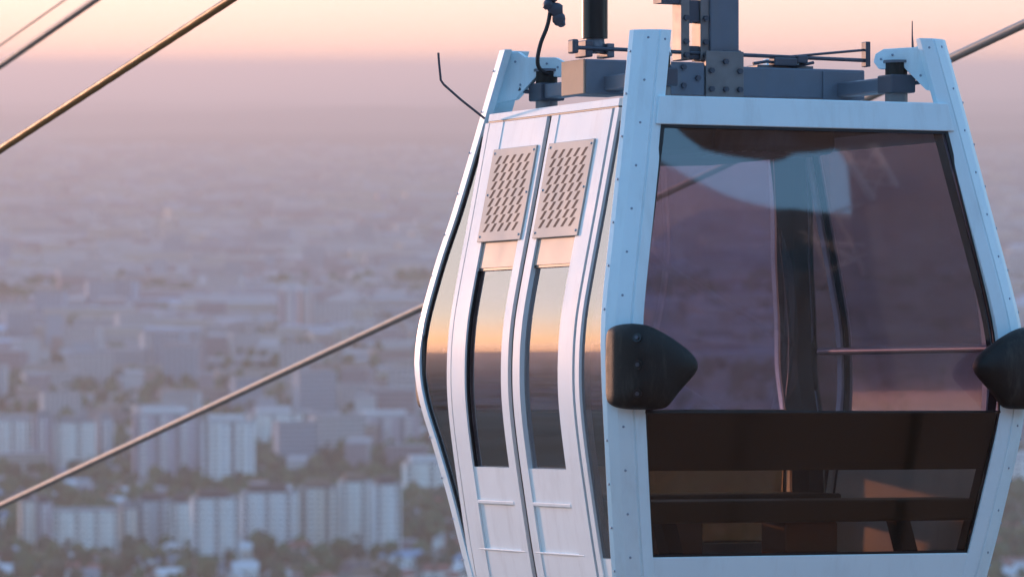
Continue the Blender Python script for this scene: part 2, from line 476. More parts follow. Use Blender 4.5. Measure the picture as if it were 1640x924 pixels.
part(MB().box(-.66, .66, -.64, .64, Z0, -.99), 'underfloor', M['darksteel'], bevel=.02)

# benches, handrails ----------------------------------------------
for sy in (-1, 1):
    rg = []
    def plank(z0, z1, y0, y1, th):
        m = MB(); a = Vector((0, sy * y0, z0)); b = Vector((0, sy * y1, z1)); n = Vector((0, -(b - a).z, (b - a).y)).normalized() * th
        hx0, hx1 = EX(z0) - .09, EX(z1) - .09
        return m.rings([[(-hx0, a.y, a.z), (hx0, a.y, a.z), (hx0, a.y + n.y, a.z + n.z), (-hx0, a.y + n.y, a.z + n.z)],
                        [(-hx1, b.y, b.z), (hx1, b.y, b.z), (hx1, b.y + n.y, b.z + n.z), (-hx1, b.y + n.y, b.z + n.z)]])
    part(plank(-.165, -.375, .835, .79, .03), 'bench_backrest', M['wood'], bevel=.005)
    part(MB().box(-.74, .74, min(sy * .40, sy * .76), max(sy * .40, sy * .76), -.565, -.485), 'bench_seat', M['wood'], bevel=.01)
    for x in (-.46, .52):
        m = MB()
        m.rings([[(x - .03, sy * .70, -.945), (x + .03, sy * .70, -.945), (x + .03, sy * .62, -.945), (x - .03, sy * .62, -.945)],
                 [(x - .03, sy * .50, -.566), (x + .03, sy * .50, -.566), (x + .03, sy * .42, -.566), (x - .03, sy * .42, -.566)]])
        part(m, 'bench_bracket', M['inner'])
    part(MB().box(-.06, .16, min(sy * .46, sy * .66), max(sy * .46, sy * .66), -.944, -.566), 'bench_pillar', M['post_in'], bevel=.01)
for s in (-1, 1):
    hr = part(MB().tube([(s * .80, -.70, .075), (s * .80, .70, .075)], .015, 10), 'handrail', M['rail'], smooth=40)
    for y in (-.68, .68):
        part(MB().tube([(s * .80, y, .075), (s * (EX(.075) - .02), y, .075)], .010, 8), 'rail_mount', M['darksteel'], hr, smooth=40)

# bumpers ----------------------------------------------------------
OUT = [(977, 536), (981, 526), (992, 519), (1012, 517), (1036, 522), (1062, 537), (1088, 555), (1104, 570), (1111, 585), (1106, 598), (1090, 615), (1075, 632),
       (1064, 648), (1056, 656), (1030, 656), (1004, 656), (989, 653), (980, 645), (977, 633), (976, 585)]
outl = [local_px(px, py, 1, -.885) for px, py in OUT]
bcx, bcz = local_px(1040, 588, 1, -.93).x, local_px(1040, 588, 1, -.93).z
for sx in (-1, 1):
    for sy in (-1, 1):
        rg = []
        for d, k in ((-.03, 1.0), (.035, 1.0), (.052, .985), (.068, .94), (.085, .84), (.098, .68), (.106, .45), (.109, .2)):
            ring = []
            for p in outl:
                x, z = bcx + (p.x - bcx) * k, bcz + (p.z - bcz) * k
                wrap = max(0, (abs(x) - .80)) ** 1.2 * 1.4         # the shell wraps round the corner
                if sy > 0: x = -.862 + (x + .872) * .3
                ring.append((-sx * max(x, -.872) + (.045 if sx > 0 and sy < 0 else 0), sy * ((.885 + d if sy < 0 else .905 + d * .75) - wrap), z))
            rg.append(ring)
        m = MB().rings(rg)
        bu = part(m, 'bumper', M['rubber'], smooth=180)
        sb_ = bu.modifiers.new('round', 'SUBSURF'); sb_.levels = 2; sb_.render_levels = 2
        bv = BVHTree.FromPolygons([Vector(v) for v in bu.data.vertices.values() and [v.co for v in bu.data.vertices]], [tuple(p.vertices) for p in bu.data.polygons])
        for py in (541, 584, 630):
            q = local_px(1012, py, 1, -.93)
            h = bv.ray_cast(Vector((-sx * q.x + (.045 if sx > 0 and sy < 0 else 0), sy * 3, q.z - Z0)), Vector((0, -sy, 0)))
            if h[0] is not None:
                ro = MB().rings([[(.017 * math.cos(t), .017 * math.sin(t), z) for t in [k * math.pi / 6 for k in range(12)]] for z in (-.01, .004)])
                me = mesh_from('bumper_bolt', ro.v, ro.f); me.materials.append(M['blackpaint'])
                o = bpy.data.objects.new('bumper_bolt', me); C.objects.link(o); o.parent = bu; o.location = h[0] - Vector(h[1]) * .002; o.rotation_euler = Vector(h[1]).to_track_quat('Z', 'Y').to_euler()
                # hex head inside the washer
                o2 = bpy.data.objects.new('bolt', bolt_me); C.objects.link(o2); o2.parent = bu; o2.location = h[0]; o2.rotation_euler = o.rotation_euler; o2.scale = (.7, .7, .7)

# suspension frame and hanger --------------------------------------
sf = part(MB().box(-.42, .585, -.085, .085, 1.035, 1.150), 'suspension_beam', M['steel'], bevel=.006)
part(MB().box(-.610, -.4205, -.10, .10, 1.03, 1.160), 'beam_end_box', M['steel'], sf, bevel=.006)
part(MB().box(-.618, -.6102, -.10, .10, 1.03, 1.160), 'sunlit_end_face', M['sunlit_end'], sf, bevel=.002)  # thin added face, coloured as the steel looks in sunset light
part(MB().box(-.105, .055, -.1, -.0855, 1.03, 1.205), 'hanger_plate', M['galv'], sf, bevel=.002)
part(MB().box(.40, .56, -.092, -.0855, 1.03, 1.14), 'beam_plate', M['steel'], sf, bevel=.002)
part(MB().box(-.25, -.11, -.094, -.0855, 1.035, 1.16), 'beam_plate', M['steel'], sf, bevel=.002)
for x, z in ((-.085, 1.06), (-.085, 1.13), (.035, 1.06), (.035, 1.13), (-.025, 1.165), (-.025, 1.06), (-.20, 1.14), (-.20, 1.07), (-.14, 1.10)):
    put(bolt_me, 'bolt', (x, -.104 if x > -.11 else -.097, z), (0, -1, 0), sf)
for sx in (-1, 1):
    for sy in (-1, 1):
        ax = sx * .497
        ar = part(MB().box(ax - .035, ax + .035, min(sy * .086, sy * .53), max(sy * .086, sy * .53), 1.043, 1.098), 'frame_arm', M['steel'], bevel=.006)
        part(MB().box(ax - .052, ax + .052, min(sy * .44, sy * .555), max(sy * .44, sy * .555), 1.036, 1.104), 'damper_block', M['darksteel'], ar, bevel=.006)
        cy = sy * .497
        for z0, z1, r, mt in ((1.1045, 1.150, .042, 'rubber'), (1.150, 1.160, .05, 'steel'), (.995, 1.0355, .043, 'galv'), (.985, .995, .03, 'darksteel')):
            part(MB().rings([[(ax + r * math.cos(t), cy + r * math.sin(t), z) for t in [k * math.pi / 8 for k in range(16)]] for z in (z0, z1)]), 'damper_puck', M[mt], ar, smooth=40)
        part(MB().tube([(ax + .03, sy * .5, 1.07), (ax + sx * .06, sy * .56, 1.075), (ax + sx * .09, sy * .56, 1.085)], .008, 8), 'damper_pin', M['darksteel'], ar, smooth=40)
hg = part(MB().box(-.072, .052, -.07, .07, 1.1505, 2.42), 'hanger_arm', M['steel'], bevel=.008)
for x0, x1 in ((-.190, -.155), (-.108, -.0725)):
    part(MB().box(x0, x1, -.06, .02, 1.17, 2.35), 'hanger_flange', M['galv'], hg, bevel=.003)
for z0, z1 in ((1.175, 1.225), (1.315, 1.40), (1.52, 1.60), (1.75, 1.85), (2.0, 2.1)):
    part(MB().box(-.1545, -.1085, -.05, .01, z0, z1), 'spacer_block', M['darksteel'], hg, bevel=.003)
part(MB().box(-.27, -.1905, -.05, .02, 1.385, 1.41), 'hanger_tab', M['darksteel'], hg)
put(bolt_me, 'bolt', (.02, -.073, 1.18), (0, -1, 0), hg).scale = (1.8, 1.8, 1)
for x in (-.172, -.09):
    for z in (1.19, 1.24, 1.33):
        put(bolt_me, 'bolt', (x, -.063, z), (0, -1, 0), hg)
# black shock absorber with its clevis
sh = part(MB().tube([(-.525, 0, 1.245), (-.525, 0, 2.2)], .050, 20), 'shock_absorber', M['blackpaint'], smooth=40)
part(MB().tube([(-.525, 0, 1.19), (-.525, 0, 1.2445)], [.042, .036], 16), 'absorber_eye', M['steel'], sh, smooth=40)
part(MB().box(-.585, -.555, -.05, .05, 1.172, 1.235), 'absorber_clevis', M['darksteel'], sh, bevel=.004)
part(MB().box(-.495, -.465, -.05, .05, 1.172, 1.225), 'absorber_clevis', M['steel'], sh, bevel=.004)
part(MB().tube([(-.525, 0, 2.2), (-.525, 0, 2.3), (-.1, 0, 2.38)], .03, 12), 'absorber_rod', M['galv'], sh, smooth=40)
# grip on the haul rope above
part(MB().box(-.16, .12, -.22, .22, 2.4205, 2.56), 'rope_grip', M['darksteel'], hg, bevel=.02)
# door rods running along the beam
rd = part(MB().tube([(-.63, -.05, 1.205), (.615, -.05, 1.190)], .0075, 8), 'door_rod', M['darksteel'], smooth=40)
part(MB().tube([(.27, -.05, 1.195), (.615, -.05, 1.232)], .005, 8), 'door_cable', M['darksteel'], rd, smooth=40)
part(MB().box(.598, .618, -.07, -.03, 1.165, 1.262), 'rod_plate', M['darksteel'], rd, bevel=.003)
part(MB().box(-.65, -.625, -.075, -.025, 1.182, 1.235), 'rod_knob', M['darksteel'], rd, bevel=.006)
for x0, x1, zz in ((.20, .30, 1.178), (.30, .345, 1.19), (-.02, .06, 1.2)):
    part(MB().box(x0, x1, -.075, -.02, zz - .02, zz + .012), 'rod_clamp', M['darksteel'], rd, bevel=.006)
part(MB().tube([(.12, -.05, 1.165), (.18, -.05, 1.175), (.30, -.05, 1.158), (.38, -.05, 1.176)], .006, 8), 'door_cable', M['darksteel'], rd, smooth=40)
part(MB().box(.14, .38, -.05, .05, 1.1505, 1.162), 'beam_cap', M['galv'], sf, bevel=.003)

def px_path(pts, axis, val):
    return [local_px(x, y, axis, val) for x, y in pts]
def smooth_path(p, n=6):
    p = [Vector(q) for q in p]; out = []
    for i in range(len(p) - 1):
        a, b, c, d = p[max(i - 1, 0)], p[i], p[i + 1], p[min(i + 2, len(p) - 1)]
        for k in range(n):
            t = k / n
            out.append(.5 * ((2 * b) + (c - a) * t + (2 * a - 5 * b + 4 * c - d) * t * t + (3 * b - a - 3 * c + d) * t ** 3))
    return out + [p[-1]]
hp = smooth_path(px_path([(960, -160), (905, -70), (886, -20), (881, 20), (876, 44), (866, 70), (861, 95), (864, 110), (876, 118), (884, 116)], 1, .46))
ho = part(MB().tube(hp, .0085, 8), 'control_hose', M['seal'], smooth=40)
cl = MB()
for (x, y, rr, hh) in ((884, -6, .030, .03), (889, 16, .036, .03), (895, 30, .028, .03), (877, 8, .02, .022), (899, 38, .016, .016)):
    q = local_px(x, y, 1, .455)
    bm = bmesh.new(); bmesh.ops.create_icosphere(bm, subdivisions=2, radius=1)
    cl.add([(q.x + v.co.x * rr * rng.uniform(.8, 1.1), q.y + v.co.y * .025, q.z + v.co.z * hh * rng.uniform(.85, 1.1)) for v in bm.verts], [tuple(v.index for v in f.verts) for f in bm.faces]); bm.free()
part(cl, 'hose_connector', M['darksteel'], ho, smooth=30)
part(MB().tube(px_path([(702, 85), (703, 100), (706, 129), (711, 136), (738, 160), (776, 190)], 1, .56), .0048, 8), 'wire_antenna', M['darksteel'], smooth=60)
an = part(MB().tube(px_path([(1461, 34), (1461, 58), (1462, 82)], 1, -.53), [.002, .003, .0055], 8), 'spike_antenna', M['darksteel'], smooth=60)

# ------------------------------------------------------------------ ropes: parallel lines running down to the city
DROPE = Vector((cam_dir(-3170, 2300)))
def rope(name, px, py, dist, dia, mat, label, back, fwd, n=14):
    p0 = CAM + cam_dir(px, py) * dist
    d = DROPE.normalized()
    a_ = d.cross(Vector((0, 0, 1))).normalized(); b_ = a_.cross(d)
    ts = [-back + 3 * i for i in range(int((back - 15) / 3) + 1)]
    step = .045; ts += [-15 + step * i for i in range(int(50 / step))] + [35 + 5 * i for i in range(int((fwd - 35) / 5))]
    rings = []
    for t in ts:                                             # six strands laid round the rope
        tw = 2 * math.pi * t / (dia * 8)
        rings.append([p0 + d * t + (a_ * math.cos(q) + b_ * math.sin(q)) * (dia / 2) * (.94 + .06 * abs(math.cos(3 * (q - tw / 1.0)))) for q in [2 * math.pi * k / 24 for k in range(24)]])
    m = MB(); m.rings(rings)
    cen = p0
    m.v = [tuple(Vector(v) - cen) for v in m.v]
    o = m.build(name, mat, None, smooth=80); o.location = cen
    return tag(o, label, 'rope')
rope('haul_rope', 200, 110, 24.3, .042, M['rope_warm'], 'thick golden brown rope running above the cabin roof', 45, 700)
rope('track_rope', 340, 650, 33.0, .046, M['rope'], 'pale steel rope passing behind the cabin at waist height', 60, 700)
rope('upper_rope', 75, 54, 33.0, .046, M['rope'], 'thick dark grey rope beside the thin signal cable', 60, 700)
rope('signal_cable', 50, 38, 33.5, .014, M['rope'], 'thin dark signal cable running beside the thick grey rope', 60, 700)

# ------------------------------------------------------------------ the plain below
def ground_px(px, py, z=0.0):
    d = cam_dir(px, py)
    return CAM + d * ((z - CAM_H) / d.z)

def ground_material():
    m, nt, b = mat_new('plain_ground')
    tc = nt.nodes.new('ShaderNodeTexCoord')
    def noise(scale, detail=6, rough=.6):
        mp = nt.nodes.new('ShaderNodeMapping'); mp.inputs['Scale'].default_value = (scale, scale, scale)
        n = nt.nodes.new('ShaderNodeTexNoise'); n.inputs['Scale'].default_value = 1; n.inputs['Detail'].default_value = detail; n.inputs['Roughness'].default_value = rough
        nt.links.new(tc.outputs['Object'], mp.inputs[0]); nt.links.new(mp.outputs[0], n.inputs['Vector']); return n
    a = noise(1 / 900, 8, .65); c = noise(1 / 60, 5); e = noise(1 / 4000, 5, .6)
    r1 = nt.nodes.new('ShaderNodeValToRGB')
    r1.color_ramp.elements[0].position = .38; r1.color_ramp.elements[0].color = (.11, .125, .085, 1)
    r1.color_ramp.elements[1].position = .62; r1.color_ramp.elements[1].color = (.30, .28, .25, 1)
    nt.links.new(a.outputs[0], r1.inputs[0])
    r2 = nt.nodes.new('ShaderNodeValToRGB')
    r2.color_ramp.elements[0].position = .35; r2.color_ramp.elements[0].color = (.11, .12, .08, 1)
    r2.color_ramp.elements[1].position = .7; r2.color_ramp.elements[1].color = (.34, .32, .30, 1)
    nt.links.new(c.outputs[0], r2.inputs[0])
    mx = nt.nodes.new('ShaderNodeMix'); mx.data_type = 'RGBA'; mx.inputs[0].default_value = .5
    nt.links.new(r1.outputs[0], mx.inputs[6]); nt.links.new(r2.outputs[0], mx.inputs[7])
    r3 = nt.nodes.new('ShaderNodeMapRange'); r3.inputs[1].default_value = .42; r3.inputs[2].default_value = .6; r3.inputs[3].default_value = .55; r3.inputs[4].default_value = 1.3
    nt.links.new(e.outputs[0], r3.inputs[0])
    mm = nt.nodes.new('ShaderNodeMix'); mm.data_type = 'RGBA'; mm.blend_type = 'MULTIPLY'; mm.inputs[0].default_value = 1
    nt.links.new(mx.outputs[2], mm.inputs[6]); nt.links.new(r3.outputs[0], mm.inputs[7])
    nt.links.new(mm.outputs[2], b.inputs['Base Color']); b.inputs['Roughness'].default_value = .9; b.inputs['Specular IOR Level'].default_value = .1
    return m
gm = MB().add([(-42000, -4000, 0), (42000, -4000, 0), (42000, 88000, 0), (-42000, 88000, 0)], [(0, 1, 2, 3)])
tag(gm.build('ground', ground_material()), kind='structure')

M['far_woods'] = paint('far_woods', (.05, .05, .045), .95, var=.4, scale=.002, spec=.05)
# low rises on the far plain, seen as faint bands
for k, (y, hh, w, x0, seed) in enumerate(((26000, 95, 26000, 2600, 1), (34000, 120, 30000, -5000, 2), (20500, 42, 14000, 5200, 3))):
    r2_ = random.Random(seed); pts_f, pts_t, pts_b = [], [], []
    n = 60; ph = [r2_.uniform(0, 6.28) for _ in range(6)]
    for i in range(n):
        t = i / (n - 1); x = x0 + (t - .5) * w; env = math.sin(math.pi * t) ** .6
        h = hh * env * (.6 + .25 * math.sin(3 * 6.28 * t + ph[0]) + .12 * math.sin(9 * 6.28 * t + ph[1]) + .08 * math.sin(23 * 6.28 * t + ph[2]))
        pts_f.append((x, y - 2500, -2)); pts_t.append((x, y, max(h, -1))); pts_b.append((x, y + 2500, -2))
    vs = pts_f + pts_t + pts_b; fs = []
    for i in range(n - 1):
        fs += [(i, i + 1, n + i + 1, n + i), (n + i, n + i + 1, 2 * n + i + 1, 2 * n + i)]
    o = MB().add(vs, fs).build('hills', M['far_woods'], None, smooth=60)
    tag(o, kind='structure')

# ------------------------------------------------------------------ the mountainside behind the camera, mirrored in the end window
nloc = Vector((0, -1, (.8716 - .7236) / (.884 + .16))).normalized()
NW = ROT @ nloc
P0 = CABIN @ Vector((0, -.7236, .884))
def mirrored(px, py):
    d = cam_dir(px, py)
    t = (P0 - CAM).dot(NW) / d.dot(NW)
    q = CAM + d * t; d = d.normalized()
    r = d - 2 * d.dot(NW) * NW
    return q, r
def azel(px, py):
    q, r = mirrored(px, py)
    return math.degrees(math.atan2(r.x, r.y)), r
def crest(pts, dist):
    out = []
    for px, py in pts:
        q, r = mirrored(px, py)
        hl = math.hypot(r.x, r.y); s = dist / hl
        p = q + r * s
        out.append((math.degrees(math.atan2(p.x - P0.x, p.y - P0.y)) % 360, p.z))
    return sorted(out)
far_c = crest([(1030, 235), (1060, 256), (1130, 291), (1200, 319), (1250, 334), (1310, 341), (1360, 346), (1420, 352), (1500, 356), (1640, 362)], 90)
near_c = crest([(1028, 480), (1046, 420), (1070, 402), (1100, 393), (1170, 387), (1250, 386), (1330, 392), (1376, 398), (1372, 340), (1366, 262), (1362, 214), (1450, 205), (1540, 190), (1640, 170)], 48)
def crest_at(c, az):
    xs = [a for a, _ in c]; hs = [h for _, h in c]
    return float(np.interp(az, xs, hs))

az0, az1 = 75.0, 285.0
a_lo = min(far_c[0][0], near_c[0][0]); a_hi = max(far_c[-1][0], near_c[-1][0])
azs = sorted(set([az0 + (az1 - az0) * i / 70 for i in range(71)] + [a_lo - .2 + (a_hi - a_lo + .4) * i / 160 for i in range(161)]))
rad = [3, 8, 18, 30, 39, 44.4, 48, 51.6, 57.6, 67.2, 76.8, 85.2, 90, 94.8, 108, 138, 200, 320, 600, 1000]
mr = random.Random(5)
def sstep(x): x = min(max(x, 0), 1); return x * x * (3 - 2 * x)
vs, fs = [], []
for a in azs:
    hn, hf = crest_at(near_c, a), crest_at(far_c, a)
    tp = sstep((a - az0) / 28) * sstep((az1 - a) / 60)
    rough = lambda r, k: 1.2 * math.sin(a * 1.7 + r * .09 + k) + .7 * math.sin(a * 4.1 - r * .17 + k)
    for r in rad:
        if r <= 48: z = 262 + (hn - 262) * sstep((r - 12) / 36) ** .8 if r > 12 else 262 - (12 - r) * .2
        elif r <= 67.2: z = hn - (hn - min(hn, hf) + 5) * sstep((r - 48) / 19.2)
        elif r <= 90:
            z1_ = min(hn, hf) - 5; z = z1_ + (hf - z1_) * sstep((r - 67.2) / 22.8)
        else: z = hf * (1 - sstep((r - 90) / 910))
        if r not in (48, 90): z += rough(r, 1) * (.6 if abs(a - 126) > 9 else .05)
        z *= tp
        vs.append((P0.x + r * math.sin(R(a)), P0.y + r * math.cos(R(a)), max(z, -.5)))
nr = len(rad)
for i in range(len(azs) - 1):
    for j in range(nr - 1):
        fs.append((i * nr + j, i * nr + j + 1, (i + 1) * nr + j + 1, (i + 1) * nr + j))
M['slope'] = paint('wooded_slope', (.17, .16, .14), .95, var=.45, scale=.06, spec=.05)
M['grass_bounce_slope'] = paint('dry_grass_bounce_slope', (.34, .25, .2), .95, var=.3, scale=.06, spec=.05)
mo = MB().add(vs, fs).build('mountainside', M['slope'], None, smooth=60)
mo.data.materials.append(M['grass_bounce_slope'])
for i_, pl in enumerate(mo.data.polygons):
    if i_ % (nr - 1) >= 9 or i_ % (nr - 1) < 3: pl.material_index = 1  # nearest slope made pale too, to bounce light up onto the cabin
tag(mo, kind='structure')

# a lattice pylon on the slope, mirrored in the glass as a pale slanting truss
def pylon():
    def mp(px, py, dist):
        q, r = mirrored(px, py); return q + r * (dist / math.hypot(r.x, r.y))
    ro = empty('lattice_pylon', mp(1560, 620, 40)); tag(ro, 'galvanised lattice pylon with crossarms on the slope behind the cabin', 'pylon')
    base = Vector(ro.location)
    def bar(name, a, b, r): 
        m = MB(); m.tube([Vector(a) - base, Vector(b) - base], r, 6); m.build(name, M['rail_pale'], ro)
    A, B = mp(1345, 225, 40), mp(1580, 640, 40)
    side = Vector((.25, .1, .1))
    A2, B2 = mp(1352, 220, 40) + side, mp(1604, 640, 40) + side
    bar('leg', A, B, .05); bar('leg', A2, B2, .05)
    for i in range(14):
        t, t2 = i / 14, (i + 1) / 14
        bar('brace', A.lerp(B, t), A2.lerp(B2, t2), .01); bar('brace', A2.lerp(B2, t), A.lerp(B, t2), .01)
    for (a, b) in (((1285, 370), (1400, 430)), ((1290, 385), (1395, 395)), ((1340, 340), (1400, 320)), ((1300, 350), (1330, 440)), ((1345, 350), (1390, 440)), ((1330, 430), (1420, 400))):
        bar('crossarm', mp(*a, 40), mp(*b, 40), .014)
    # added dark slab, shaped to block the sky's reflection in the end window
    ol = [(1072, 190), (1100, 216), (1130, 237), (1180, 248), (1240, 257), (1262, 250), (1275, 243), (1300, 241), (1340, 237), (1515, 221), (1535, 180)]
    m = MB(); m.rings([[mp(x, y, d_) - base for x, y in ol] for d_ in (38.0, 38.6)]); m.build('sky_blocker', M['ceiling'], ro)
    m = MB()  # pale slot marks on the added slab
    for i in range(9):
        for j in range(3):
            x, y = 1150 + i * 15 - j * 3, 207 + j * 11
            m.tube([mp(x + 3, y - 4, 37.95) - base, mp(x - 3, y + 4, 37.95) - base], .008, 4)
    tag(m.build('sky_blocker_slots', M['slotlight'], ro), kind='stuff')
pylon()

# ------------------------------------------------------------------ the city
def wallmat(name, col): return paint(name, col, .75, var=.12, scale=.25, spec=.2)
WALL = {'white': wallmat('wall_white', (.92, .90, .86)), 'cream': wallmat('wall_cream', (.74, .66, .58)), 'blue': wallmat('wall_pale_blue', (.80, .82, .84)),
        'mauve': wallmat('wall_mauve', (.52, .45, .52)), 'grey': wallmat('wall_grey', (.48, .50, .54)), 'rose': wallmat('wall_rose', (.60, .46, .44))}
ROOF = {'dark': paint('roof_dark', (.05, .045, .05), .8, scale=.3), 'red': paint('roof_red', (.26, .09, .07), .8, scale=.5, var=.25), 'blue': paint('roof_blue', (.20, .30, .42), .6, scale=.5),
        'pale': paint('roof_pale', (.58, .58, .60), .7, scale=.3, var=.2), 'grey': paint('roof_grey', (.22, .22, .24), .8, scale=.3), 'brown': paint('roof_brown', (.16, .11, .08), .8, scale=.5)}
M['pane'] = paint('window_dark', (.035, .045, .06), .3, spec=.4)
M['balcony'] = paint('balcony_panel', (.84, .83, .81), .6, scale=.4)

def apartment(px0, px1, ytop, ybase, wall, label, yaw=0.0, cols=6, roof='dark', depth=15.0, balc='balcony', pent=True):
    p0, p1 = ground_px(px0, ybase), ground_px(px1, ybase)
    yaw = yaw * .5 + .1
    w = max(6, ((p1 - p0).length - depth * abs(math.sin(yaw))) / math.cos(yaw)); c = (p0 + p1) / 2
    h = (ybase - ytop) / F_PX * c.y * 1.002
    ro = empty('apartment_block', (c.x, c.y + depth / 2, 0)); ro.rotation_euler.z = yaw
    tag(ro, label, 'building', 'apartment blocks of the city')
    y0, y1 = -depth / 2, depth / 2
    MB().box(-w / 2, w / 2, y0, y1, 0, h).build('wall', WALL[wall], ro)
    rf = MB().box(-w / 2 - .3, w / 2 + .3, y0 - .3, y1 + .3, h + .004, h + .9).build('roof', ROOF['grey'], ro)
    if pent:
        MB().box(-w * .38, w * .30, y0 + 1.5, y1 - 3, h + .905, h + 4.4).build('roof_storey', ROOF[roof], rf)
    fl = max(3, int(h / 3.0)); fh = h / fl; cw = w / cols
    for k in range(cols):
        cx = -w / 2 + cw * (k + .5)
        if k % 3 == 1:
            b = MB()
            for f in range(1, fl): b.box(cx - cw * .4, cx + cw * .4, y0 - 1.5, y0 - .004, f * fh, f * fh + 1.15)
            b.box(cx - cw * .44, cx - cw * .4, y0 - 1.5, y0 - .004, fh, h - .2); b.box(cx + cw * .4, cx + cw * .44, y0 - 1.5, y0 - .004, fh, h - .2)
            tag(b.build('balcony_column', M[balc] if balc in M else WALL[balc], ro), kind='stuff')
        MB().box(cx + cw * .47, cx + cw * .53, y0 - .5, y0 - .004, 0, h - .01).build('pilaster', WALL['white'], ro)
        b = MB()
        glazed = k % 3 == 0
        for f in range(fl): b.box(cx - cw * (.31 if glazed else .17), cx + cw * (.31 if glazed else .17), y0 - .06, y0 + .02, f * fh + (.35 if glazed else .9), f * fh + (2.75 if glazed else 2.4))
        tag(b.build('window_column', M['pane'], ro), kind='stuff')
    sides = MB()
    for sx in (-1, 1):
        for k in range(3):
            cy = y0 + depth * (k + .5) / 3
            for f in range(fl): sides.box(min(sx * (w / 2 - .02), sx * (w / 2 + .06)), max(sx * (w / 2 - .02), sx * (w / 2 + .06)), cy - 1, cy + 1, f * fh + .9, f * fh + 2.4)
    tag(sides.build('side_windows', M['pane'], ro), kind='stuff')
    return ro

# the near row above the gardens
apartment(26, 56, 803, 884, 'cream', 'narrow cream apartment block ending the near row beside dark trees', .15, 3, 'dark')
apartment(54, 84, 806, 884, 'mauve', 'mauve apartment block squeezed between the cream end block and a low white one', .05, 3, 'dark')
apartment(83, 190, 818, 890, 'white', 'low white apartment block with many window columns in the near row', 0.0, 10, 'grey', pent=False)
apartment(188, 219, 815, 888, 'cream', 'slim pale apartment block at the end of the low white one', 0.1, 3, 'grey')
apartment(217, 272, 803, 884, 'grey', 'shadowy grey apartment block with a dark roof storey in the near row', -.1, 5, 'dark')
apartment(271, 304, 806, 886, 'white', 'slim bright white apartment block between two darker blocks', .0, 3, 'dark')
apartment(303, 384, 798, 904, 'blue', 'tall pale blue apartment block standing forward of the near row', .12, 7, 'dark')
apartment(384, 478, 789, 884, 'blue', 'broad pale blue apartment block with a long dark roof storey', .0, 8, 'dark')
apartment(478, 542, 782, 882, 'cream', 'cream apartment block with narrow grey window columns in the near row', -.1, 5, 'brown')
apartment(541, 596, 772, 884, 'white', 'white apartment tower with a brown roof storey in the near row', .1, 5, 'brown')
apartment(594, 642, 776, 890, 'blue', 'pale blue apartment tower at the end of the near row beside trees', .15, 4, 'dark')
# the second row
apartment(-14, 50, 674, 745, 'white', 'white slab block in the second row beside mauve towers', .0, 7, 'grey', pent=False)
apartment(50, 87, 669, 752, 'mauve', 'mauve apartment tower in the second row beside a white slab', .1, 4, 'grey')
apartment(87, 152, 677, 755, 'white', 'white apartment block with rose edges left of the second row gap', -.1, 6, 'grey')
apartment(152, 181, 671, 748, 'grey', 'grey apartment tower closing the second row before the gap', .1, 3, 'grey')
apartment(210, 322, 664, 772, 'mauve', 'large mauve apartment block with a pale upper edge behind the rope', .05, 10, 'pale')
apartment(322, 408, 676, 782, 'blue', 'pale blue apartment tower in front of the long white block', -.1, 6, 'pale')
apartment(396, 484, 664, 722, 'white', 'long white apartment block behind the pale blue tower', .1, 8, 'pale')
apartment(566, 672, 668, 716, 'mauve', 'low brown mauve block with a white rooftop hut beside the cabin', .0, 9, 'pale')
apartment(643, 720, 742, 800, 'white', 'pale white block half hidden behind the cabin doors', .2, 6, 'pale')
apartment(1600, 1700, 735, 790, 'blue', 'pale blue block seen beyond the cabin corner post', .1, 6, 'pale')
# slender towers far out
apartment(447, 477, 468, 548, 'mauve', 'slender mauve tower rising alone from the hazy low city', .0, 3, 'pale', 18)
apartment(478, 501, 468, 546, 'rose', 'slender rose tower twinned with the lone mauve tower', .0, 3, 'pale', 18)

def tower_crane(px, ybase, ytop):
    p = ground_px(px, ybase); h = (ybase - ytop) / F_PX * p.y
    ro = empty('tower_crane', p); tag(ro, 'pale tower crane standing behind the twin slender towers', 'crane')
    MB().box(-.8, .8, -.8, .8, 0, h).build('mast', WALL['grey'], ro)
    MB().box(-28, 16, -.9, .9, h * .80, h * .80 + 2.2).build('jib', WALL['grey'], ro)
    MB().box(12, 18, -1.6, 1.6, h * .80 - 4, h * .80 - .01).build('counterweight', WALL['grey'], ro)
tower_crane(466, 549, 438)

